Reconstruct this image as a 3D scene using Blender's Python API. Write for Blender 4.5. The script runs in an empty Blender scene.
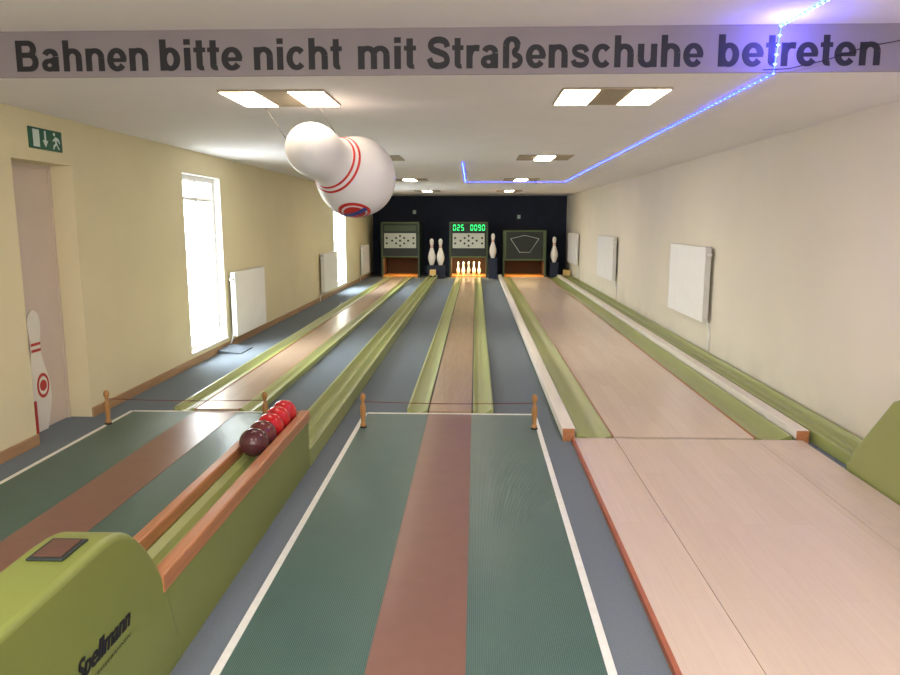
import bpy, bmesh, math, random
from mathutils import Vector, Matrix
from mathutils.bvhtree import BVHTree
random.seed(4)
C = bpy.context.scene.collection

# ------------------------------------------------------------------ materials
def lin(c):
    return tuple(((v/255)/12.92 if v/255 <= .04045 else ((v/255+.055)/1.055)**2.4) for v in c)

def mat(name, rgb, rough=.6, var=.08, scale=6, stretch=(1,1,1), bump=0.0, metal=0, emit=0, emitcol=None,
        wave=None, spec=.5, detail=4, scuff=None):
    m = bpy.data.materials.new(name); m.use_nodes = True
    n = m.node_tree.nodes; l = m.node_tree.links
    b = n['Principled BSDF']
    c = lin(rgb)
    tc = n.new('ShaderNodeTexCoord'); mp = n.new('ShaderNodeMapping'); mp.inputs['Scale'].default_value = stretch
    l.new(tc.outputs['Object'], mp.inputs['Vector'])
    nz = n.new('ShaderNodeTexNoise'); nz.inputs['Scale'].default_value = scale; nz.inputs['Detail'].default_value = detail
    l.new(mp.outputs['Vector'], nz.inputs['Vector'])
    r = n.new('ShaderNodeValToRGB'); r.color_ramp.elements[0].position = .3; r.color_ramp.elements[1].position = .7
    lo = tuple(max(0, x*(1-var)) for x in c); hi = tuple(min(1, x*(1+var)) for x in c)
    r.color_ramp.elements[0].color = (*lo, 1); r.color_ramp.elements[1].color = (*hi, 1)
    l.new(nz.outputs['Fac'], r.inputs['Fac'])
    out = r.outputs['Color']; h = nz.outputs['Fac']
    if wave:
        w = n.new('ShaderNodeTexWave'); w.wave_type = 'BANDS'; w.bands_direction = wave[0]; w.inputs['Scale'].default_value = wave[1]
        l.new(tc.outputs['Object'], w.inputs['Vector'])
        mx = n.new('ShaderNodeMix'); mx.data_type = 'RGBA'; mx.blend_type = 'MULTIPLY'; mx.inputs['Factor'].default_value = wave[2]
        l.new(out, mx.inputs['A']); l.new(w.outputs['Color'], mx.inputs['B']); out = mx.outputs['Result']; h = w.outputs['Fac']
    if scuff:   # faint dirt marks low on the wall (object origin is at the wall foot)
        sp = n.new('ShaderNodeSeparateXYZ'); l.new(tc.outputs['Object'], sp.inputs[0])
        mr = n.new('ShaderNodeMapRange'); mr.inputs['From Min'].default_value = 0; mr.inputs['From Max'].default_value = .45
        mr.inputs['To Min'].default_value = .4; mr.inputs['To Max'].default_value = 0; l.new(sp.outputs['Z'], mr.inputs['Value'])
        n2 = n.new('ShaderNodeTexNoise'); n2.inputs['Scale'].default_value = 2.5; n2.inputs['Detail'].default_value = 5; l.new(tc.outputs['Object'], n2.inputs['Vector'])
        r2 = n.new('ShaderNodeMapRange'); r2.inputs['From Min'].default_value = .45; r2.inputs['From Max'].default_value = .8; l.new(n2.outputs['Fac'], r2.inputs['Value'])
        mu = n.new('ShaderNodeMath'); mu.operation = 'MULTIPLY'; l.new(mr.outputs['Result'], mu.inputs[0]); l.new(r2.outputs['Result'], mu.inputs[1])
        mx = n.new('ShaderNodeMix'); mx.data_type = 'RGBA'; l.new(mu.outputs[0], mx.inputs['Factor']); l.new(out, mx.inputs['A'])
        mx.inputs['B'].default_value = (*lin(scuff), 1); out = mx.outputs['Result']
    l.new(out, b.inputs['Base Color'])
    b.inputs['Roughness'].default_value = rough; b.inputs['Metallic'].default_value = metal
    b.inputs['Specular IOR Level'].default_value = spec
    if bump:
        bp = n.new('ShaderNodeBump'); bp.inputs['Strength'].default_value = bump; bp.inputs['Distance'].default_value = .01
        l.new(h, bp.inputs['Height']); l.new(bp.outputs['Normal'], b.inputs['Normal'])
    if emit:
        b.inputs['Emission Color'].default_value = (*lin(emitcol or rgb), 1); b.inputs['Emission Strength'].default_value = emit
    return m

def wood(name, rgb, rough=.3, plank=0.0, var=.18, axis='Y', spec=.5):
    st = (14, .8, 14) if axis == 'Y' else ((.8, 14, 14) if axis == 'X' else (14, 14, .8))
    m = mat(name, rgb, rough, var, 3, st, bump=0.004, spec=spec)
    if plank:
        n = m.node_tree.nodes; l = m.node_tree.links; b = n['Principled BSDF']
        src = b.inputs['Base Color'].links[0].from_socket
        tc = n.new('ShaderNodeTexCoord'); mp = n.new('ShaderNodeMapping'); mp.inputs['Rotation'].default_value = (0, 0, math.pi/2)
        br = n.new('ShaderNodeTexBrick'); br.inputs['Scale'].default_value = 1; br.inputs['Brick Width'].default_value = 1.6
        br.inputs['Row Height'].default_value = plank; br.inputs['Mortar Size'].default_value = .001
        br.inputs['Color1'].default_value = (1, 1, 1, 1); br.inputs['Color2'].default_value = (.94, .93, .92, 1); br.inputs['Mortar'].default_value = (.87, .84, .82, 1)
        l.new(tc.outputs['Object'], mp.inputs['Vector']); l.new(mp.outputs['Vector'], br.inputs['Vector'])
        mx = n.new('ShaderNodeMix'); mx.data_type = 'RGBA'; mx.blend_type = 'MULTIPLY'; mx.inputs['Factor'].default_value = 1
        l.new(src, mx.inputs['A']); l.new(br.outputs['Color'], mx.inputs['B']); l.new(mx.outputs['Result'], b.inputs['Base Color'])
    return m

M = {}
M['wallL'] = mat('plaster_cream', (224, 213, 176), .85, .02, 2, bump=.03)
M['wallR'] = mat('plaster_offwhite', (226, 218, 200), .85, .02, 1.4, bump=.02, scuff=(176, 160, 134))
M['ceil'] = mat('ceiling_paint', (238, 235, 238), .9, .015, 2, bump=.02)
M['lintel'] = mat('lintel_paint', (138, 129, 133), .8, .05, 3)
M['navy'] = mat('navy_paint', (32, 40, 60), .8, .15, 3)
M['carpet'] = mat('blue_carpet', (115, 124, 132), .95, .12, 180, bump=.3, spec=.1)
M['mat'] = mat('ribbed_rubber', (80, 114, 106), .32, .05, 4, wave=('X', 38, .5), bump=.25)
M['runner'] = mat('brown_runner', (128, 90, 78), .32, .06, 8)
M['white'] = mat('white_line_paint', (228, 228, 222), .5, .05, 20)
M['green'] = mat('olive_green_paint', (152, 160, 96), .34, .015, 1)
M['green2'] = mat('olive_green_enamel', (122, 130, 64), .38, .03, 3)
M['green3'] = mat('olive_green_enamel_light', (142, 148, 84), .38, .03, 3)
M['trimred'] = mat('orange_trim', (164, 92, 64), .5, .1, 10)
M['laneR'] = wood('lane_light_wood', (214, 194, 176), .24, .12, .025)
M['laneC'] = wood('lane_brown_wood', (172, 144, 114), .26, .07, .06)
M['laneL'] = wood('lane_tan_wood', (180, 156, 134), .26, .09, .05)
M['board'] = wood('bleached_board', (230, 222, 210), .5, 0, .05)
M['rail'] = wood('orange_rail_wood', (176, 116, 76), .35, 0, .18)
M['peg'] = wood('turned_peg_wood', (170, 122, 70), .4, 0, .2, 'Z')
M['base'] = wood('baseboard_wood', (170, 134, 96), .5, 0, .12)
M['dark'] = mat('dark_gap', (25, 26, 26), .7)
M['steel'] = mat('brushed_metal', (150, 146, 140), .35, .05, 30, metal=.8)
M['rad'] = mat('radiator_enamel', (236, 235, 232), .4, .02, 5)
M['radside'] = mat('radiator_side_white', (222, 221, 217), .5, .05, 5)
M['ramp'] = mat('ramp_grey_blue', (96, 106, 116), .8, .06, 8)
M['door'] = mat('door_paint', (214, 198, 186), .5, .03, 3)
M['pvc'] = mat('inflatable_vinyl', (216, 215, 218), .3, .02, 3)
M['red'] = mat('red_print', (186, 44, 40), .4, .06, 6)
M['bluep'] = mat('blue_print', (48, 66, 140), .4, .06, 6)
M['black'] = mat('black_lettering', (28, 27, 34), .6, .05, 6)
M['exit'] = mat('exit_green', (12, 88, 62), .5, .05, 6)
M['signw'] = mat('sign_white', (205, 222, 212), .5, .02, 6)
M['ballr'] = mat('red_ball', (190, 34, 40), .18, .2, 9)
M['balld'] = mat('maroon_ball', (78, 40, 46), .18, .3, 9)
M['ballb'] = mat('brown_ball', (100, 46, 48), .18, .3, 9)
M['pin'] = mat('pin_plastic', (236, 231, 222), .3, .03, 6)
M['cord'] = mat('red_brown_cord', (110, 50, 42), .8, .1, 60)
M['string'] = mat('grey_string', (70, 66, 62), .8, .1, 60)
M['lamp'] = mat('lamp_diffuser', (255, 240, 215), .5, .0, 4, emit=15, emitcol=(255, 236, 206))
M['lampf'] = mat('lamp_diffuser_small', (255, 240, 215), .5, .0, 4, emit=42, emitcol=(255, 238, 210))
M['lampside'] = mat('lamp_side_panel', (160, 146, 126), .6, .04, 4)
M['led'] = mat('blue_led', (60, 90, 255), .5, .0, 4, emit=70, emitcol=(34, 54, 255))
M['tape'] = mat('led_tape', (120, 140, 255), .5, .0, 4, emit=22, emitcol=(18, 34, 255))
M['tapef'] = mat('led_tape_dim', (120, 140, 255), .5, .0, 4, emit=5, emitcol=(30, 60, 255))
M['digit'] = mat('green_digit', (60, 255, 150), .5, .0, 4, emit=2.2, emitcol=(30, 220, 110))
M['screen'] = mat('score_panel', (196, 202, 192), .5, .05, 6)
M['boxgreen'] = mat('machine_green', (64, 80, 54), .5, .1, 5)
M['framegreen'] = mat('machine_frame_green', (84, 102, 60), .5, .1, 5)
M['boxdark'] = mat('machine_dark', (36, 44, 42), .6, .1, 5)
M['deck'] = wood('pin_deck_orange', (222, 150, 76), .3, 0, .1)
M['pit'] = mat('pit_interior', (66, 44, 28), .8, .1, 5)
M['endb'] = mat('pale_yellow_stop', (206, 176, 112), .5, .1, 5)
M['coin'] = mat('coin_plate_brown', (92, 62, 52), .4, .1, 8)
g = bpy.data.materials.new('window_glass'); g.use_nodes = True
nn = g.node_tree.nodes; ll = g.node_tree.links
bs = nn['Principled BSDF']; tr = nn.new('ShaderNodeBsdfTransparent'); ms = nn.new('ShaderNodeMixShader')
bs.inputs['Roughness'].default_value = .05; bs.inputs['Base Color'].default_value = (.9, .95, 1, 1)
nzg = nn.new('ShaderNodeTexNoise'); nzg.inputs['Scale'].default_value = 1
rg = nn.new('ShaderNodeMapRange'); rg.inputs['To Min'].default_value = .05; rg.inputs['To Max'].default_value = .1
ll.new(nzg.outputs['Fac'], rg.inputs['Value']); ll.new(rg.outputs['Result'], ms.inputs['Fac'])
ll.new(tr.outputs[0], ms.inputs[1]); ll.new(bs.outputs[0], ms.inputs[2]); ll.new(ms.outputs[0], nn['Material Output'].inputs['Surface'])
M['glass'] = g

# ------------------------------------------------------------------ helpers
def tag(o, label=None, category=None, group=None, kind=None):
    if label: o['label'] = label
    if category: o['category'] = category
    if group: o['group'] = group
    if kind: o['kind'] = kind
    return o

def attach(o, parent):
    if parent is not None:
        o.parent = parent
        o.matrix_parent_inverse = Matrix.Translation(-Vector(parent.location))
    return o

def empty(name, loc, label, category, group=None):
    e = bpy.data.objects.new(name, None); e.empty_display_size = .1; e.location = loc; C.objects.link(e)
    return tag(e, label, category, group)

def mesh_obj(name, verts, faces, m, parent=None, smooth=False, bevel=0, origin=None, bseg=2, **kw):
    vs = [Vector(v) for v in verts]
    if origin is None:
        mn = [min(v[i] for v in vs) for i in range(3)]; mx = [max(v[i] for v in vs) for i in range(3)]
        origin = Vector(((mn[0]+mx[0])/2, (mn[1]+mx[1])/2, mn[2]))
    origin = Vector(origin)
    me = bpy.data.meshes.new(name); me.from_pydata([v-origin for v in vs], [], faces)
    bm = bmesh.new(); bm.from_mesh(me)
    bmesh.ops.recalc_face_normals(bm, faces=bm.faces)
    if smooth == 'auto':
        for ed in bm.edges:
            if len(ed.link_faces) == 2 and ed.calc_face_angle(0) > math.radians(35): ed.smooth = False
    bm.to_mesh(me); bm.free()
    me.materials.append(m)
    if smooth:
        for p in me.polygons: p.use_smooth = True
    o = bpy.data.objects.new(name, me); o.location = origin; C.objects.link(o)
    if bevel:
        b = o.modifiers.new('bevel', 'BEVEL'); b.width = bevel; b.segments = bseg; b.limit_method = 'ANGLE'; b.angle_limit = math.radians(40)
    attach(o, parent)
    return tag(o, **kw)

def boxes(name, lst, m, parent=None, bevel=0, **kw):
    V = []; F = []
    for (x0, x1, y0, y1, z0, z1) in lst:
        k = len(V)
        V += [(x0,y0,z0),(x1,y0,z0),(x1,y1,z0),(x0,y1,z0),(x0,y0,z1),(x1,y0,z1),(x1,y1,z1),(x0,y1,z1)]
        F += [tuple(k+i for i in f) for f in ((0,3,2,1),(4,5,6,7),(0,1,5,4),(1,2,6,5),(2,3,7,6),(3,0,4,7))]
    return mesh_obj(name, V, F, m, parent, bevel=bevel, **kw)

def box(name, x0, x1, y0, y1, z0, z1, m, parent=None, bevel=0, **kw):
    return boxes(name, [(x0, x1, y0, y1, z0, z1)], m, parent, bevel, **kw)

def prism(name, poly, axis, a, b, m, parent=None, bevel=0, **kw):
    n = len(poly)
    def P(p, t):
        return {'Y': (p[0], t, p[1]), 'X': (t, p[0], p[1]), 'Z': (p[0], p[1], t)}[axis]
    V = [P(p, a) for p in poly]+[P(p, b) for p in poly]
    F = [tuple(range(n)), tuple(range(2*n-1, n-1, -1))]+[(i, (i+1) % n, n+(i+1) % n, n+i) for i in range(n)]
    return mesh_obj(name, V, F, m, parent, bevel=bevel, **kw)

def crom(prof, sub=4):
    out = []
    n = len(prof)
    for i in range(n-1):
        p0 = prof[max(i-1, 0)]; p1 = prof[i]; p2 = prof[i+1]; p3 = prof[min(i+2, n-1)]
        for k in range(sub):
            t = k/sub
            out.append(tuple(.5*((2*p1[j])+(-p0[j]+p2[j])*t+(2*p0[j]-5*p1[j]+4*p2[j]-p3[j])*t*t+(-p0[j]+3*p1[j]-3*p2[j]+p3[j])*t**3) for j in (0, 1)))
    out.append(prof[-1]); return [(s, max(r, .0)) for s, r in out]

def lathe_data(prof, seg=24, base=(0,0,0), axis=(0,0,1)):
    q = Vector((0,0,1)).rotation_difference(Vector(axis).normalized()).to_matrix(); b = Vector(base)
    V = []; F = []; rings = []
    for s, r in prof:
        if r < 1e-4:
            rings.append([len(V)]); V.append(b+q@Vector((0,0,s)))
        else:
            k = len(V); rings.append(list(range(k, k+seg)))
            for i in range(seg):
                t = 2*math.pi*i/seg; V.append(b+q@Vector((r*math.cos(t), r*math.sin(t), s)))
    for A, B in zip(rings[:-1], rings[1:]):
        for i in range(seg):
            j = (i+1) % seg
            if len(A) == 1 and len(B) == 1: continue
            if len(A) == 1: F.append((A[0], B[i], B[j]))
            elif len(B) == 1: F.append((A[i], A[j], B[0]))
            else: F.append((A[i], A[j], B[j], B[i]))
    return V, F

def lathe(name, prof, m, parent=None, seg=24, base=(0,0,0), axis=(0,0,1), **kw):
    V, F = lathe_data(prof, seg, base, axis)
    return mesh_obj(name, V, F, m, parent, smooth='auto', origin=base, **kw)

def tube(name, pts, r, m, parent=None, seg=8, **kw):
    pts = [Vector(p) for p in pts]; V = []; F = []
    for i, p in enumerate(pts):
        d = (pts[min(i+1, len(pts)-1)]-pts[max(i-1, 0)]).normalized()
        q = Vector((0,0,1)).rotation_difference(d).to_matrix()
        for k in range(seg):
            t = 2*math.pi*k/seg; V.append(p+q@Vector((r*math.cos(t), r*math.sin(t), 0)))
    for i in range(len(pts)-1):
        for k in range(seg):
            j = (k+1) % seg; F.append((i*seg+k, i*seg+j, (i+1)*seg+j, (i+1)*seg+k))
    F += [tuple(range(seg)), tuple(range((len(pts)-1)*seg, len(pts)*seg))]
    return mesh_obj(name, V, F, m, parent, smooth='auto', **kw)

def glyph_mesh(s, shear=0):
    cu = bpy.data.curves.new('glyphs', 'FONT'); cu.body = s; cu.shear = shear; cu.fill_mode = 'FRONT'
    to = bpy.data.objects.new('glyphs_tmp', cu); C.objects.link(to)
    dg = bpy.context.evaluated_depsgraph_get(); dg.update()
    me = bpy.data.meshes.new_from_object(to.evaluated_get(dg))
    vs = [(v.co.x, v.co.y) for v in me.vertices]; fs = [tuple(p.vertices) for p in me.polygons]
    bpy.data.objects.remove(to)
    return vs, fs

def text(name, s, a0, a1, O, xdir, ydir, height, m, parent=None, boldx=0, boldy=0, shear=0, lift=.001, **kw):
    X = Vector(xdir); Y = Vector(ydir); Z = X.cross(Y); O = Vector(O); V = []; F = []
    shifts = [(0, 0)]
    if boldx: shifts += [(a*boldx, b*boldy) for a in (-1, -.5, 0, .5, 1) for b in (-1, 0, 1) if (a, b) != (0, 0)]
    vs, fs = glyph_mesh(s, shear)
    x0 = min(v[0] for v in vs); x1 = max(v[0] for v in vs); y0 = min(v[1] for v in vs); y1 = max(v[1] for v in vs)
    W = (a1-a0)-2*boldx; H = height-2*boldy
    for i, (dx, dy) in enumerate(shifts):
        k = len(V)
        V += [O+X*(a0+boldx+dx+(v[0]-x0)/(x1-x0)*W)+Y*(boldy+dy+(v[1]-y0)/(y1-y0)*H)+Z*(lift+.00012*i) for v in vs]
        F += [tuple(k+j for j in f) for f in fs]
    return mesh_obj(name, V, F, m, parent, **kw)

# ---- heavy grotesque letters drawn as thick strokes (cap height = 1)
W_, H_ = .235, .17
def arc(cx, cy, rx, ry, a0, a1, n=18, w=W_, h=H_):
    out = []
    for i in range(n+1):
        t = math.radians(a0+(a1-a0)*i/n); k = abs(math.cos(t))**1.5; out.append((cx+rx*math.cos(t), cy+ry*math.sin(t), w*k+h*(1-k)))
    return out
def line(x0, y0, x1, y1, w): return [(x0, y0, w), (x1, y1, w)]
def curve(pts, w): return [(x, y, w) for x, y in crom(pts, 5)]
GL = {
 'n': (.853, [line(.19, 0, .19, .73, W_), arc(.43, .44, .235, .217, 0, 165), line(.665, 0, .665, .44, W_)]),
 'h': (.853, [line(.19, 0, .19, 1, W_), arc(.43, .44, .235, .217, 0, 165), line(.665, 0, .665, .44, W_)]),
 'm': (1.262, [line(.19, 0, .19, .73, W_), arc(.41, .45, .22, .207, 0, 165, w=.22), line(.63, 0, .63, .45, .22), arc(.85, .45, .22, .207, 0, 165, w=.22), line(1.07, 0, 1.07, .45, .22)]),
 'u': (.853, [line(.665, 0, .665, .73, W_), arc(.425, .285, .235, .217, 180, 345), line(.19, .285, .19, .73, W_)]),
 'b': (.853, [line(.19, 0, .19, 1, W_), arc(.44, .365, .235, .295, 0, 360, 32)]),
 'a': (.797, [line(.585, 0, .585, .48, .22), arc(.385, .49, .20, .165, 0, 165, w=.22), arc(.34, .205, .185, .135, 0, 360, 28, w=.22, h=.15), line(.36, .35, .58, .41, .14)]),
 'e': (.797, [arc(.40, .365, .255, .295, -2, 325, 30), line(.17, .35, .75, .35, .125)]),
 'c': (.787, [arc(.41, .365, .255, .295, 38, 322, 28)]),
 'i': (.388, [line(.194, 0, .194, .73, W_), line(.194, .82, .194, 1, W_)]),
 't': (.485, [line(.23, .16, .23, .96, .225), arc(.35, .17, .12, .095, 180, 285, w=.225, h=.15), line(.03, .655, .45, .655, .15)]),
 'r': (.563, [line(.19, 0, .19, .73, W_), curve([(.2, .36), (.26, .55), (.38, .64), (.56, .63)], .2)]),
 'S': (.952, [curve([(.80, .68), (.73, .84), (.49, .91), (.26, .86), (.18, .73), (.27, .60), (.49, .52), (.71, .43), (.79, .28), (.72, .145), (.48, .088), (.23, .14), (.13, .33)], .21)]),
 's': (.787, [curve([(.63, .49), (.56, .61), (.39, .65), (.22, .61), (.17, .53), (.24, .43), (.40, .375), (.57, .31), (.63, .215), (.56, .115), (.40, .08), (.2, .12), (.13, .24)], .18)]),
 'ß': (.895, [line(.19, 0, .19, .72, W_), arc(.40, .72, .21, .195, 0, 180), curve([(.61, .73), (.59, .62), (.50, .53), (.53, .43), (.69, .34), (.71, .21), (.61, .10), (.42, .08)], .19)]),
 'B': (1.008, [line(.21, 0, .21, 1, .24), line(.2, .915, .56, .915, .17), line(.2, .53, .58, .53, .17), line(.2, .085, .58, .085, .17), arc(.56, .722, .2, .192, -90, 90), arc(.58, .308, .24, .223, -90, 90)]),
}
SEG = {'a': line(.12, .95, .58, .95, .13), 'b': line(.62, .55, .62, .92, .13), 'c': line(.62, .08, .62, .45, .13), 'd': line(.12, .05, .58, .05, .13),
       'e': line(.08, .08, .08, .45, .13), 'f': line(.08, .55, .08, .92, .13), 'g': line(.12, .5, .58, .5, .13)}
for dgt, on in {'0': 'abcdef', '2': 'abged', '5': 'afgcd', '9': 'abcdfg'}.items():
    GL[dgt] = (.95, [SEG[s] for s in on])
def stroke_faces(st, V, F, T):
    k = len(V); n = len(st)
    for i, (x, y, w) in enumerate(st):
        a = st[max(i-1, 0)]; b = st[min(i+1, n-1)]
        if abs(st[0][0]-st[-1][0]) < 1e-4 and abs(st[0][1]-st[-1][1]) < 1e-4 and i in (0, n-1): a = st[-2]; b = st[1]
        dx, dy = b[0]-a[0], b[1]-a[1]; L = math.hypot(dx, dy); nx, ny = -dy/L*w/2, dx/L*w/2
        V += [T(x+nx, y+ny), T(x-nx, y-ny)]
    F += [(k+2*i, k+2*i+1, k+2*i+3, k+2*i+2) for i in range(n-1)]
def lettering(word, x0, x1, y, z0, cap, m, parent, nm='letter'):
    adv = sum(GL[c][0] for c in word); ink = adv-.15; sx = (x1-x0)/ink; pen = -.075
    for c in word:
        V = []; F = []
        for si, st in enumerate(GL[c][1]):
            stroke_faces(st, V, F, lambda px, pz, si=si: (x0+(pen+px)*sx, y-.0003*si, z0+pz*cap))
        mesh_obj(nm, V, F, m, parent)
        pen += GL[c][0]

# ------------------------------------------------------------------ setting
XL, XR, YB, YF = -3.28, 2.85, -3.0, 23.1
ZC, ZF, YS = 2.46, 2.71, 4.2
S = dict(kind='structure')
box('floor', XL-.3, XR+.3, YB-.3, YF+.3, -.1, 0, M['carpet'], **S)
op = [(5.10, 5.88, 0, 2.10), (8.1, 9.3, .13, 2.2), (16.7, 18.2, .13, 2.2)]
L = []; y = YB
for a, b, z0, z1 in op:
    L.append((XL-.3, XL, y, a, 0, 2.8))
    if z0 > 0: L.append((XL-.3, XL, a, b, 0, z0))
    L.append((XL-.3, XL, a, b, z1, 2.8)); y = b
L.append((XL-.3, XL, y, YF, 0, 2.8))
boxes('wall_left', L, M['wallL'], **S)
box('wall_right', XR, XR+.3, YB, YF, 0, 2.8, M['wallR'], **S)
box('wall_back', XL-.3, XR+.3, YF, YF+.3, 0, 2.8, M['navy'], **S)
box('wall_front', XL-.3, XR+.3, YB-.3, YB, 0, 2.8, M['wallR'], **S)
boxes('ceiling', [(XL-.3, XR+.3, YS, YF+.3, ZC, 2.8), (XL-.3, XR+.3, YB-.3, YS, ZF, 2.8)], M['ceil'], **S)
box('trim_1', XL, XR, YS-.012, YS, ZC, ZF, M['lintel'], **S)
boxes('baseboard_left', [(XL, XL+.018, YB, 5.10, 0, .08), (XL, XL+.018, 5.88, 23.1, 0, .08)], M['base'], **S)
box('baseboard_right', XR-.012, XR, YB, 4.0, 0, .07, M['base'], **S)
d = empty('door_1', (XL-.2, 5.49, 0), None, None); d['kind'] = 'structure'
box('door_leaf', XL-.235, XL-.195, 5.13, 5.85, .005, 2.07, M['door'], d, bevel=.003)
boxes('door_frame', [(XL-.25, XL-.185, 5.10, 5.13, 0, 2.10), (XL-.25, XL-.185, 5.85, 5.88, 0, 2.10), (XL-.25, XL-.185, 5.13, 5.85, 2.07, 2.10)], M['door'], d)
for i, (a, b) in enumerate([(8.1, 9.3), (16.7, 18.2)]):
    w = empty('window_%d' % (i+1), (XL-.12, (a+b)/2, .13), None, None); w['kind'] = 'structure'
    x0, x1 = XL-.15, XL-.09; c = (a+b)/2
    boxes('window_frame', [(x0, x1, a, a+.06, .13, 2.2), (x0, x1, b-.06, b, .13, 2.2), (x0, x1, a+.06, b-.06, .13, .2), (x0, x1, a+.06, b-.06, 2.13, 2.2),
                           (x0, x1, c-.025, c+.025, .2, 2.13), (x0, x1, a+.06, c-.025, 1.9, 1.94), (x0, x1, c+.025, b-.06, 1.9, 1.94)], M['rad'], w)
    box('window_pane', XL-.125, XL-.12, a+.06, b-.06, .2, 2.13, M['glass'], w)
    box('window_sill', XL-.09, XL+.02, a+.002, b-.002, .13, .15, M['rad'], w)
    boxes('window_reveal', [(x1, XL-.001, b-.006, b-.0005, .15, 2.2), (x1, XL-.001, a+.0005, a+.006, .15, 2.2), (x1, XL-.001, a+.006, b-.006, 2.194, 2.1995)], M['rad'], w)

# ------------------------------------------------------------------ lettering on the beam
e = empty('wall_lettering', (-.2, YS-.013, 2.484), 'bold black lettering about street shoes on the ceiling beam', 'sign')
for wd, a, b in [('Bahnen', -2.61, -1.85), ('bitte', -1.782, -1.321), ('nicht', -1.248, -.758), ('mit', -.662, -.344), ('Straßenschuhe', -.272, 1.233), ('betreten', 1.32, 2.19)]:
    lettering(wd, a, b, YS-.0135, 2.492, .168, M['black'], e)

# ------------------------------------------------------------------ exit sign
e = empty('exit_sign', (XL, 5.53, 2.19), 'green emergency exit sign with white pictogram above the door', 'exit sign')
box('sign_plate', XL, XL+.012, 5.32, 5.74, 2.19, 2.345, M['exit'], e, bevel=.002)
xs = XL+.0125; mir = lambda y: 11.06-y
box('door_pictogram', xs, xs+.002, mir(5.70), mir(5.62), 2.205, 2.33, M['signw'], e)
prism('arrow_pictogram', [(5.505, 2.33), (5.525, 2.33), (5.525, 2.26), (5.55, 2.26), (5.515, 2.21), (5.48, 2.26), (5.505, 2.26)], 'X', xs, xs+.002, M['signw'], e)
man = [(5.36, 2.21), (5.385, 2.235), (5.40, 2.27), (5.375, 2.27), (5.36, 2.25), (5.35, 2.255), (5.37, 2.29), (5.41, 2.30), (5.45, 2.27), (5.44, 2.262), (5.42, 2.275), (5.415, 2.25), (5.44, 2.235), (5.45, 2.205), (5.435, 2.205), (5.425, 2.225), (5.40, 2.24), (5.375, 2.205)]
prism('running_figure', [(mir(a), b) for a, b in man], 'X', xs, xs+.002, M['signw'], e)
lathe('figure_head', [(0, 0), (0, .013), (.002, .013), (.002, 0)], M['signw'], e, 12, (xs, mir(5.425), 2.318), (1, 0, 0))

PIN = [(0, .0), (0, .075), (.02, .082), (.12, .12), (.25, .158), (.38, .15), (.5, .11), (.62, .07), (.7, .058), (.78, .07), (.87, .085), (.95, .07), (.99, .03), (1, 0)]
def pin_profile(h, fat=1.0, sub=3):
    return [(s*h, r*h*fat) for s, r in [PIN[0], PIN[1]]+crom(PIN[1:], sub)[1:]]

# door pin cut-out
e = empty('pin_cutout', (XL-.19, 5.46, .0), 'flat white bowling pin cut-out with red bands leaning on the door', 'wall decoration')
pp = pin_profile(.97, 1.0, 3)
poly = [(5.46+r, s) for s, r in pp[1:-1]]+[(5.46, .97)]+[(5.46-r, s) for s, r in reversed(pp[1:-1])]
prism('pin_body', poly, 'X', XL-.185, XL-.175, M['pin'], e)
def ellipse(cy, cz, a, b, n=28): return [(cy+a*math.cos(2*math.pi*i/n), cz+b*math.sin(2*math.pi*i/n)) for i in range(n)]
for z in (.64, .69):
    prism('neck_band', [(5.40, z), (5.52, z), (5.52, z+.022), (5.40, z+.022)], 'X', XL-.175, XL-.173, M['red'], e)
prism('emblem', ellipse(5.51, .36, .08, .10), 'X', XL-.175, XL-.173, M['red'], e)
prism('emblem_centre', ellipse(5.51, .36, .058, .074), 'X', XL-.173, XL-.1725, M['pin'], e)
prism('emblem_core', ellipse(5.51, .36, .046, .045), 'X', XL-.1725, XL-.172, M['red'], e)
box('red_stand', XL-.172, XL-.160, 5.36, 5.385, .0, .26, M['red'], e)

# ------------------------------------------------------------------ ceiling lights
def light_fix(xc, yc, near, grp='ceiling light panels'):
    e = empty('ceiling_light', (xc, yc, ZC-.012), ('three-part ceiling light with two glowing panels and beige middle' if near else
              'ceiling light with small glowing centre panel and beige sides'), 'ceiling light', grp)
    w, dd = .335, .3 if near else .34
    box('lamp_housing', xc-w, xc+w, yc-dd, yc+dd, ZC-.012, ZC, M['lampside'], e, bevel=.003)
    if near:
        for s in (-1, 1):
            a = xc+s*.215
            box('lamp_panel', a-.110, a+.110, yc-dd+.02, yc+dd-.02, ZC-.016, ZC-.012, M['lamp'], e)
    else:
        box('lamp_panel', xc-.11, xc+.11, yc-dd+.04, yc+dd-.04, ZC-.018, ZC-.012, M['lampf'], e)
for yc in (4.9, 9.4, 14.2, 19.2):
    for xc in (-1.28, .86): light_fix(xc, yc, yc < 6)

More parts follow.
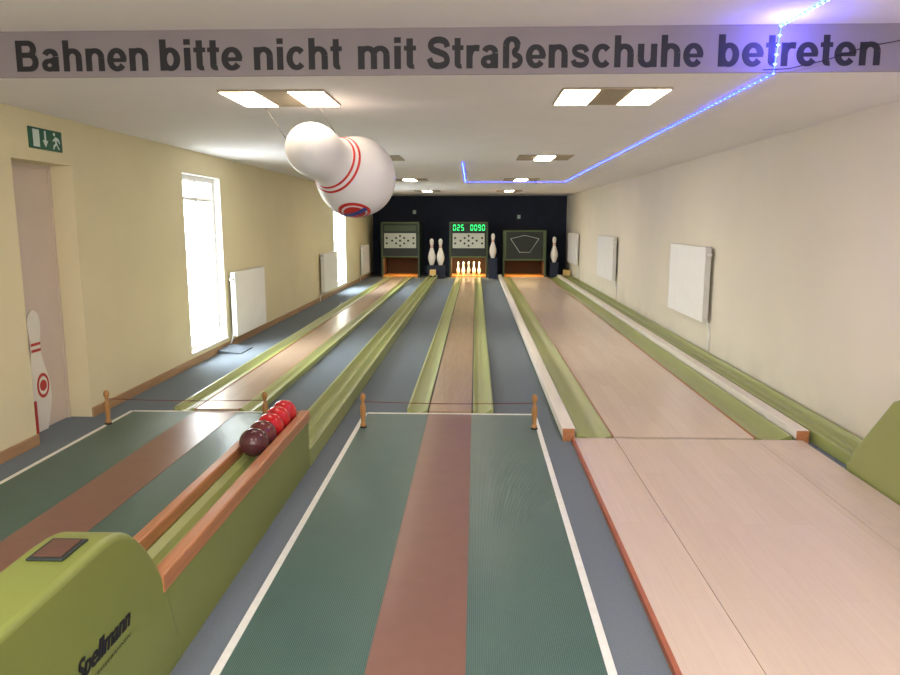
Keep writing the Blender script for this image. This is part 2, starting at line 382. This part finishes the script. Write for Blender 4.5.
# ------------------------------------------------------------------ led strip
e = empty('led_strip', (1.62, YS-.03, ZC), 'blue glowing LED strip along the ceiling and over the beam', 'led strip')
path = [Vector(p) for p in [(1.78, 2.2, ZF-.008), (1.645, YS-.025, ZF-.010), (1.62, YS-.025, ZC-.008), (1.80, 15.0, ZC-.006), (-.22, 15.0, ZC-.006), (-.19, 10.1, ZC-.006)]]
tube('led_tape', path[:3]+[path[2].lerp(path[3], .12)], .0035, M['tape'], e, 6)
tube('led_tape', [path[2].lerp(path[3], .12)]+path[3:], .0035, M['tapef'], e, 6)
V = []; F = []
for a, b in zip(path[:-1], path[1:]):
    near = a.y < 4.3 and b.y < 4.3
    n = max(1, int((b-a).length/(.045 if near else .09)))
    for i in range(n):
        p = a.lerp(b, i/n); k = len(V); r = .012 if near else .007
        V += [p+Vector(v)*r for v in ((1,0,0),(-1,0,0),(0,1,0),(0,-1,0),(0,0,.5),(0,0,-1))]
        F += [tuple(k+j for j in f) for f in ((0,2,4),(2,1,4),(1,3,4),(3,0,4),(2,0,5),(1,2,5),(3,1,5),(0,3,5))]
mesh_obj('led_bead', V, F, M['led'], e, kind='stuff')
tube('power_cable', [(1.56, YS-.03, 2.47), (1.70, YS-.03, 2.475), (1.90, YS-.03, 2.52), (2.1, YS-.03, 2.585), (2.3, YS-.03, 2.62), (2.8, YS-.03, 2.62)], .0025, M['black'],
     label='thin black cable running along the ceiling beam', category='cable')

# ------------------------------------------------------------------ lanes
def gutter(name, xo, xi, y0, y1, parent, h=.03):
    w = abs(xi-xo); s = 1 if xi > xo else -1
    a0, a1 = .022, w-.010; n = 12
    pts = [(0, 0), (0, .048), (.002, .050), (.018, .050), (.022, .046)]
    for i in range(1, n):
        t = i/n; x = a0+(a1-a0)*t; pts.append((x, .046*(1-t)+.034*t-.032*math.sin(math.pi*t)))
    pts += [(a1, h+.006), (w, h+.006), (w, 0)]
    return prism(name, [(xo+s*a, b) for a, b in pts], 'Y', y0, y1, M['green'], parent, smooth='auto')

def lane(xl, xr, y0, y1, gw, m, label, trim):
    e = empty('bowling_lane', ((xl+xr)/2, y0, 0), label, 'bowling lane')
    box('lane_surface', xl, xr, y0, y1, 0, .03, m, e)
    gutter('gutter', xl-gw-.0, xl-.012, y0, y1, e); gutter('gutter', xr+gw, xr+.012, y0, y1, e)
    for a, b in ((xl-.012, xl), (xr, xr+.012)):
        box('edge_trim', a, b, y0, y1, 0, .034, trim, e)
    return e
YE = 21.6
lane(-2.45, -2.07, 6.07, YE, .19, M['laneL'], 'narrow tan wooden bowling lane between olive green gutters', M['trimred'])
lane(-.40, -.03, 6.07, YE, .19, M['laneC'], 'narrow brown wooden bowling lane between olive green gutters', M['dark'])
lane(1.06, 2.12, 5.36, YE, .28, M['laneR'], 'wide pale wooden bowling lane with orange-edged green gutters', M['trimred'])
for a, b, lb in ((.665, .765, 'long pale wooden kerb board beside the wide lane'), (2.42, 2.52, 'long pale wooden kerb board near the wall')):
    k = empty('kerb_board', ((a+b)/2, 5.34, 0), lb, 'kerb board', 'pale kerb boards')
    box('kerb_top', a, b, 5.34, YE, .03, .10, M['board'], k, bevel=.006)
    box('kerb_base', a+.01, b-.01, 5.36, YE, 0, .03, M['green'], k)
    box('end_cap', a+.005, b-.005, 5.325, 5.34, 0, .095, M['rail'], k)

def track(x0, x1, y0, y1, label, h=.12):
    w = x1-x0
    pts = [(0, 0), (0, h-.003), (.003, h), (.020, h), (.023, h-.003)]
    n = 10
    for i in range(1, n):
        t = i/n; pts.append((.026+(w/2-.010-.026)*t, h-.006-(h-.056)*math.sin(math.pi*t)**.7*(1 if t < .5 else 1)))
    pts += [(w/2-.008, h-.02), (w/2+.008, h-.02)]
    half = [p for p in pts[5:5+n-1]]
    pts += [(w-a, b) for a, b in reversed(half)]
    pts += [(w-.023, h-.003), (w-.020, h), (w-.003, h), (w, h-.003), (w, 0)]
    e = empty('ball_return_track', ((x0+x1)/2, y0, 0), label, 'ball return track')
    prism('track_channel', [(x0+a, b) for a, b in pts], 'Y', y0, y1, M['green'], e, smooth='auto')
    prism('end_block', [(y1-.30, h), (y1-.05, h), (y1-.05, h+.16), (y1-.12, h+.16)], 'X', x0+.04, x1-.04, M['endb'], e, bevel=.01)
    return e
track(-1.38, -1.12, 4.70, 21.1, 'long low olive green ball return channel on blue carpet')
track(2.55, 2.82, 4.75, YE, 'long low olive green ball return channel along the wall', .09)

# ------------------------------------------------------------------ approaches
def approach(xl, r0, r1, xr, label, y0=-1.0, y1=6.05, right=True):
    e = empty('bowling_approach', ((xl+xr)/2, y0, 0), label, 'bowling approach')
    a, b = xl+.035, xr-(.035 if right else 0)
    box('boundary_line', xl, a, y0, y1, 0, .012, M['white'], e)
    if right: box('boundary_line', b, xr, y0, y1, 0, .012, M['white'], e)
    box('rubber_mat', a, r0, y0, y1-.03, 0, .012, M['mat'], e)
    box('rubber_mat', r1, b, y0, y1-.03, 0, .012, M['mat'], e)
    box('runner_strip', r0, r1, y0, y1-.03, 0, .014, M['runner'], e)
    box('foul_line', a, b, y1-.03, y1, 0, .016, M['white'], e)
approach(-.965, -.40, -.03, .528, 'ribbed dark green approach with brown centre strip and white lines')
approach(-3.03, -2.45, -2.07, -1.42, 'ribbed dark green approach with brown strip beside the ball return', right=False)
e = empty('bowling_approach', (1.6, -1, 0), 'pale wooden plank approach with orange edge before the wide lane', 'bowling approach')
box('edge_trim', .735, .757, -1, 5.32, 0, .03, M['trimred'], e)
for a, b in ((.757, 1.0585), (1.0615, 2.1185), (2.1215, 2.46)):
    box('approach_panel', a, b, -1, 5.31, .004, .03, M['laneR'], e)
box('approach_base', .757, 2.46, -1, 5.32, 0, .004, M['dark'], e)
box('threshold', .757, 2.42, 5.312, 5.325, .004, .028, M['steel'], e)

# ------------------------------------------------------------------ pegs and cords
pegp = crom([(0, .022), (.012, .024), (.03, .016), (.06, .018), (.12, .024), (.16, .022), (.19, .013), (.205, .013), (.225, .021), (.25, .022), (.268, .013), (.273, 0)], 3)
pgs = [(-3.005, 5.62), (-1.70, 5.62), (-.90, 5.6), (.475, 5.6)]
for (a, b) in ((pgs[0], pgs[1]), (pgs[2], pgs[3])):
    e = empty('rope_barrier', ((a[0]+b[0])/2, a[1], .012), 'two turned wooden pegs joined by a thin red-brown cord', 'rope barrier', 'foul line rope barriers')
    for x, y in (a, b):
        lathe('peg_base', [(0, 0), (0, .028), (.008, .028), (.012, .025), (.012, 0)], M['black'], e, 16, (x, y, .0125))
        lathe('peg', [(0, 0)]+pegp, M['peg'], e, 16, (x, y, .0245))
    pts = [(a[0]+(b[0]-a[0])*t/12, a[1]+(b[1]-a[1])*t/12, .226-.012*math.sin(math.pi*t/12)) for t in range(13)]
    tube('cord', pts, .003, M['cord'], e)

# ------------------------------------------------------------------ ball return units
def housing(x0, x1, prof, e, bev=.022, m='green2'):
    return prism('housing', prof, 'X', x0, x1, M[m], e, bevel=bev, bseg=4 if bev > .01 else 2, smooth='auto')
e = empty('ball_return', (-1.25, 2.3, 0), 'olive green ball return console with orange wooden rack rails', 'ball return')
HP = crom([(0.0, .1), (-.03, .2), (-.08, .33), (-.13, .43), (-.2, .53), (-.28, .615), (-.36, .668), (-.46, .69), (-.6, .69)], 4)
housing(-1.33, -1.12, [(2.5, 0)]+[(2.5+a, z) for a, z in HP]+[(1.3, .68), (1.2, .64), (1.18, 0)], e)
box('side_panel', -1.16, -1.122, 2.36, 4.67, 0, .325, M['green2'], e)
box('side_panel', -1.38, -1.34, 2.36, 4.67, 0, .325, M['green2'], e)
box('end_panel', -1.34, -1.16, 4.63, 4.67, 0, .36, M['green2'], e)
prism('trough', [(-1.34, .25), (-1.34, .325), (-1.325, .33), (-1.29, .315), (-1.275, .29), (-1.225, .29), (-1.21, .315), (-1.175, .33), (-1.16, .325), (-1.16, .25)], 'Y', 2.44, 4.63, M['green'], e)
box('rack_rail', -1.175, -1.115, 2.38, 4.69, .325, .395, M['rail'], e, bevel=.008)
box('rack_rail', -1.385, -1.335, 2.38, 4.69, .325, .39, M['rail'], e, bevel=.008)
box('rack_end_board', -1.335, -1.175, 4.65, 4.69, .325, .39, M['rail'], e, bevel=.006)
box('coin_plate_frame', -1.285, -1.175, 1.89, 2.03, .691, .698, M['boxdark'], e, bevel=.003)
box('coin_plate', -1.272, -1.188, 1.905, 2.015, .698, .701, M['coin'], e)
text('maker_initial', 't', 1.755, 1.785, (-1.12, 0, .352), (0,1,0), (0,0,1), .066, M['black'], e, boldx=.004, boldy=.002, shear=.35)
text('maker_lettering', 'Spellmann', 1.815, 2.135, (-1.12, 0, .335), (0,1,0), (0,0,1), .084, M['black'], e, boldx=.003, boldy=.0015, shear=.35)
text('small_lettering', 'KEGELBAHNEN', 1.90, 2.13, (-1.12, 0, .316), (0,1,0), (0,0,1), .013, M['black'], e, shear=.2)
e = empty('ball_return', (2.64, 4.0, 0), 'olive green sloping ball return console beside the wall', 'ball return')
housing(2.475, 2.80, [(4.68, 0), (4.67, .10), (4.60, .20), (4.24, .60), (4.10, .655), (3.3, .67), (3.25, .63), (3.25, 0)], e, .008, 'green3')
box('console_foot', 2.49, 2.79, 3.4, 4.72, 0, .06, M['green'], e)

balls = [('balld', 'dark maroon bowling ball on the rack'), ('ballb', 'brown-red bowling ball on the rack'), ('ballr', 'bright red bowling ball on the rack'),
         ('ballr', 'bright red bowling ball on the rack'), ('ballr', 'bright red bowling ball at the rack end')]
def ball(x, y, z, r, m, label):
    prof = [(-r*math.cos(math.pi*i/20), r*math.sin(math.pi*i/20)) for i in range(21)]; prof[0] = (-r, 0); prof[-1] = (r, 0)
    lathe('bowling_ball', prof, M[m], None, 32, (x, y, z), label=label, category='bowling ball', group='bowling balls on the rack')
for i, (m, lb) in enumerate(balls): ball(-1.255, 3.905+i*.164, .414, .081, m, lb)

# ------------------------------------------------------------------ inflatable pin
hc = Vector((-1.092, 5.02, 2.122)); bc = Vector((-.885, 5.39, 1.975)); ax = (hc-bc).normalized()
ip = crom([(-.27, .10), (-.25, .16), (-.2, .215), (-.1, .275), (0, .295), (.08, .283), (.16, .245), (.23, .205), (.29, .178), (.35, .170), (.42, .179), (.5, .180), (.57, .160), (.63, .118), (.665, .065), (.68, 0)], 4)
ip = [(-.27, 0)]+ip
e = empty('inflatable_pin', bc, 'large white inflatable bowling pin with red neck bands on ceiling cords', 'inflatable pin')
lathe('pin_body', ip, M['pvc'], e, 48, bc, ax)
def rad_at(s):
    for (a, ra), (b, rb) in zip(ip[1:-1], ip[2:]):
        if a <= s <= b: return ra+(rb-ra)*(s-a)/(b-a+1e-9)
    return 0
for s0 in (.225, .262):
    ss = [s0+.014*i/4 for i in range(5)]
    lathe('neck_band', [(ss[0], rad_at(ss[0])-.004)]+[(s, rad_at(s)+.002) for s in ss]+[(ss[-1], rad_at(ss[-1])-.004)], M['red'], e, 48, bc, ax)
V, F = lathe_data(ip, 48, bc, ax); bvh = BVHTree.FromPolygons(V, F)
nrm = Vector((.02, -.44, -.89)).normalized(); u = nrm.cross(ax).normalized(); v = u.cross(nrm).normalized()
def patch(name, r0, r1, m, off, yclip=None):
    VV = []; FF = []; n = 40
    for k in range(5):
        r = r0+(r1-r0)*k/4
        for i in range(n):
            t = 2*math.pi*i/n; py = r*math.sin(t)
            if yclip: py = max(-yclip, min(yclip, py))
            dirv = (nrm*.3+u*(r*math.cos(t))+v*py).normalized()
            h = bvh.ray_cast(bc+dirv*1.0, -dirv)[0]
            VV.append(h+dirv*off)
    for k in range(4):
        for i in range(n):
            j = (i+1) % n; FF.append((k*n+i, k*n+j, (k+1)*n+j, (k+1)*n+i))
    mesh_obj(name, VV, FF, m, e, smooth=True)
patch('emblem_ring', .10, .13, M['red'], .003)
patch('emblem_inner', .001, .085, M['red'], .003)
patch('emblem_bar', .001, .11, M['bluep'], .006, .022)
tube('hanging_cord', [(-1.497, 5.22, ZC), (-1.265, 5.00, 2.165)], .003, M['string'], e)
tube('hanging_cord', [(-1.098, 5.15, ZC-.016), (-.965, 5.24, 2.215)], .003, M['string'], e)

# ------------------------------------------------------------------ radiators
def radiator(side, y0, y1, z0, z1, label, grp):
    xw = XL if side < 0 else XR; s = -side
    e = empty('radiator', (xw+s*.07, (y0+y1)/2, z0), label, 'radiator', grp)
    X = lambda d: xw+s*d
    def bx(n, d0, d1, *r, m, bevel=0, **k): return box(n, min(X(d0), X(d1)), max(X(d0), X(d1)), *r, m, e, bevel=bevel, **k)
    n = max(6, int((y1-y0)/.05)); pts = []
    for i in range(n):
        a = y0+.012+(y1-y0-.024)*i/n; w = (y1-y0-.024)/n
        pts += [(X(.103), a), (X(.106), a+w*.25), (X(.106), a+w*.75)]
    poly = [(X(.09), y0+.012)]+pts+[(X(.103), y1-.012), (X(.09), y1-.012)]
    prism('front_panel', poly, 'Z', z0, z1, M['rad'], e)
    bx('radiator_body', .045, .09, y0+.013, y1-.013, z0+.01, z1-.01, m=M['rad'])
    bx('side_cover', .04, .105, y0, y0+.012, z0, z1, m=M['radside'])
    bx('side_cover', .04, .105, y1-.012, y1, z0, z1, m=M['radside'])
    bx('top_grille', .04, .105, y0, y1, z1, z1+.012, m=M['rad'], bevel=.003)
    bx('wall_bracket', .004, .045, y0+.2, y0+.24, z0+.1, z1-.1, m=M['steel'])
    bx('wall_bracket', .004, .045, y1-.24, y1-.2, z0+.1, z1-.1, m=M['steel'])
    tube('supply_pipe', [(X(.07), y0+.02, z0+.06), (X(.07), y0-.03, z0+.05), (X(.05), y0-.04, z0-.02), (X(.025), y0-.04, max(.05, z0-.1)), (X(.025), y0-.04, 0.001 if side < 0 else .095)], .010, M['rad'], e)
    lathe('valve_knob', [(0, 0), (0, .02), (.05, .024), (.06, .015), (.06, 0)], M['rad'], e, 14, (X(.07), y0-.005, z1-.08), (0, -1, 0))
lb = 'white panel radiator low on the cream wall'
radiator(-1, 9.4, 10.75, .14, .98, lb+' beside the window', 'low radiators')
radiator(-1, 15.0, 16.5, .18, .98, lb, 'low radiators')
radiator(-1, 20.3, 21.5, .18, .98, lb+' near the pits', 'low radiators')
lb = 'white panel radiator mounted high on the off-white wall'
radiator(1, 8.75, 10.35, .45, 1.34, lb, 'high radiators')
radiator(1, 14.6, 16.5, .47, 1.34, lb, 'high radiators')
radiator(1, 20.0, 21.8, .48, 1.32, lb, 'high radiators')
prism('floor_wedge', [(XL+.03, 0), (XL+.32, 0), (XL+.32, .012), (XL+.03, .05)], 'Y', 8.85, 9.35, M['ramp'], label='low grey-blue wedge on the floor beneath the window', category='wedge')

# ------------------------------------------------------------------ pin machines
def machine(xc, w, ztop, zb, kind, label):
    e = empty('pinsetter', (xc, 22.2, 0), label, 'pinsetter machine', 'pinsetter machines')
    y0, y1 = YE, 23.0; h = w/2
    box('side_wall', xc-h, xc-h+.05, y0, y1, 0, ztop, M['boxgreen'], e); box('side_wall', xc+h-.05, xc+h, y0, y1, 0, ztop, M['boxgreen'], e)
    box('pin_deck', xc-h+.05, xc+h-.05, y0, y1, 0, .05, M['deck'], e)
    box('pit_curtain', xc-h+.05, xc+h-.05, y1-.25, y1-.22, .05, zb, M['pit'], e)
    for a in (xc-h+.05, xc+h-.06):
        box('pit_side', a, a+.01, y0+.08, y1-.25, .05, zb, M['pit'], e)
    box('header_board', xc-h+.05, xc+h-.05, y0+.02, y0+.08, zb, ztop, M['boxdark'], e)
    box('top_cover', xc-h+.05, xc+h-.05, y0+.08, y1, ztop-.04, ztop, M['boxgreen'], e)
    yf = y0+.02
    for a, b in ((zb, zb+.04), (ztop-.04, ztop)):
        box('header_frame', xc-h+.05, xc+h-.05, yf-.02, yf, a, b, M['framegreen'], e)
    if kind != 'board':
        a, b = .88, 1.32
        box('score_panel', xc-h+.1, xc+h-.1, yf-.015, yf, a, b, M['screen'], e)
        for dx, dz in [(0, .36), (-.12, .3), (.12, .3), (-.24, .22), (0, .22), (.24, .22), (-.12, .14), (.12, .14), (0, .07), (-.4, .3), (.4, .3), (-.4, .14), (.4, .14)]:
            lathe('pin_indicator', [(0, 0), (0, .032), (.004, .032), (.004, 0)], M['black'], e, 12, (xc+dx, yf-.015, a+dz), (0, -1, 0))
        if kind == 'lit':
            lettering('025', xc-h+.12, xc-.12, yf-.004, 1.40, .17, M['digit'], e, 'score_digit')
            lettering('0090', xc+.06, xc+h-.07, yf-.004, 1.40, .17, M['digit'], e, 'score_digit')
        else:
            box('green_band', xc-h+.1, xc+h-.1, yf-.012, yf, 1.38, 1.55, M['boxgreen'], e)
    else:
        for a, b in ((xc-h+.05, xc-h+.09), (xc+h-.09, xc+h-.05)):
            box('header_frame', a, b, yf-.02, yf, zb+.04, ztop-.04, M['framegreen'], e)
        zc = (zb+ztop)/2
        for p, q in (((-.42, .2), (0, .3)), ((0, .3), (.42, .2)), ((-.42, .2), (-.15, -.2)), ((.42, .2), (.15, -.2)), ((-.15, -.2), (.15, -.2))):
            tube('diagram_line', [(xc+p[0], yf-.006, zc+p[1]), (xc+q[0], yf-.006, zc+q[1])], .007, M['screen'], e, 6)
    return e
machine(-2.26, 1.15, 1.65, .60, 'score', 'green pinsetter front with pale pin indicator panel')
machine(-.217, 1.15, 1.65, .60, 'lit', 'green pinsetter front with glowing score digits above lit pins')
machine(1.45, 1.28, 1.40, .52, 'board', 'green pinsetter front with dark board and line diagram')
for dx, dy in ((0, 0), (-.14, .17), (.14, .17), (-.28, .34), (0, .34), (.28, .34), (-.14, .51), (.14, .51), (0, .68)):
    lathe('bowling_pin', pin_profile(.40, .85), M['pin'], None, 16, (-.217+dx*1.15, 21.75+dy, .051), label='small ivory ninepin standing on the lit deck', category='bowling pin', group='ninepins on the deck')
for x, yp, z, h, lb in ((-1.30, 21.35, .39, .78, 'white pin with red bands on dark plinth'), (-1.04, 21.35, .39, .78, 'white pin with red bands on dark plinth'), (.50, 21.35, .60, .72, 'white pin on tall dark plinth'), (2.34, 21.76, .46, .76, 'white pin on dark plinth near the wall')):
    box('plinth', x-.125, x+.125, yp-.14, yp+.14, 0, z, M['navy'], label='dark navy plinth between the pinsetters', category='plinth', group='dark plinths')
    e = empty('display_pin', (x, yp, z), lb, 'display pin', 'display pins')
    lathe('pin_body', pin_profile(h, .9), M['pin'], e, 20, (x, yp, z))
    for s in (.66, .72):
        lathe('neck_band', [(0, h*.05), (0, h*.062), (h*.02, h*.062), (h*.02, h*.05)], M['red'], e, 20, (x, yp, z+h*s))
for x, z in ((-1.95, 1.9), (1.35, 1.75)):
    box('wall_reflection', x-.05, x+.05, YF-.012, YF, z, z+.12, M['signw'], label='small painted white reflection on the navy end wall', category='painted reflection', group='painted white reflections')  # white square painted in place of a reflection on the end wall

# ------------------------------------------------------------------ lights
def area(name, loc, rot, sx, sy, power, col, portal=False):
    l = bpy.data.lights.new(name, 'AREA'); l.shape = 'RECTANGLE'; l.size = sx; l.size_y = sy; l.energy = power; l.color = col
    o = bpy.data.objects.new(name, l); o.location = loc; o.rotation_euler = rot; C.objects.link(o)
    if portal: l.cycles.is_portal = True
    return o
for a, b in ((8.1, 9.3), (16.7, 18.2)):
    area('daylight_portal', (XL-.32, (a+b)/2, 1.16), (0, -math.pi/2, 0), 2.1, b-a, 1, (1, 1, 1), True)
for x in (-1.3, .9):
    for y in (1.0, -1.5):
        area('room_fill', (x, y, ZF-.02), (0, 0, 0), .7, .6, 32, (1, .94, .86))  # unseen ceiling lights added out of view for general fill
area('rear_fill_light', (0, -2.9, 1.4), (math.radians(90), 0, 0), 4.5, 1.6, 150, (1, .97, .94))  # unseen fill light added behind the camera to brighten walls and ceiling
area('pit_lamp', (-.217, 21.85, .58), (math.radians(12), 0, 0), .9, .3, 28, (1, .74, .38))
area('pit_lamp', (-2.26, 21.8, .58), (0, 0, 0), .9, .2, 10, (1, .68, .32))
area('pit_lamp', (1.45, 21.8, .5), (0, 0, 0), .9, .2, 10, (1, .68, .32))
pl = bpy.data.lights.new('led_glow', 'POINT'); pl.energy = 6; pl.color = (.17, .14, 1); pl.shadow_soft_size = .01
po = bpy.data.objects.new('led_glow', pl); po.location = (1.62, YS-.18, 2.60); C.objects.link(po)
w = bpy.data.worlds.new('sky'); bpy.context.scene.world = w; w.use_nodes = True
wn = w.node_tree.nodes; wl = w.node_tree.links; bg = wn['Background']
tc = wn.new('ShaderNodeTexCoord'); sp = wn.new('ShaderNodeSeparateXYZ'); mr = wn.new('ShaderNodeMapRange')
mr.inputs['From Min'].default_value = -.15; mr.inputs['From Max'].default_value = .15; mr.inputs['To Min'].default_value = 8; mr.inputs['To Max'].default_value = 24
wl.new(tc.outputs['Generated'], sp.inputs[0]); wl.new(sp.outputs['Z'], mr.inputs['Value']); wl.new(mr.outputs['Result'], bg.inputs['Strength'])
bg.inputs['Color'].default_value = (.88, .95, 1, 1)

vs = bpy.context.scene.view_settings
vs.view_transform = 'Standard'; vs.look = 'None'; vs.exposure = .15

# ------------------------------------------------------------------ camera
cam = bpy.data.cameras.new('camera'); cam.lens = 28.8; cam.sensor_width = 36; cam.clip_start = .05; cam.clip_end = 200
co = bpy.data.objects.new('camera', cam); co.location = (0, 0, 1.65)
co.rotation_euler = (math.radians(90-9.114), 0, math.radians(2.042)); C.objects.link(co)
bpy.context.scene.camera = co
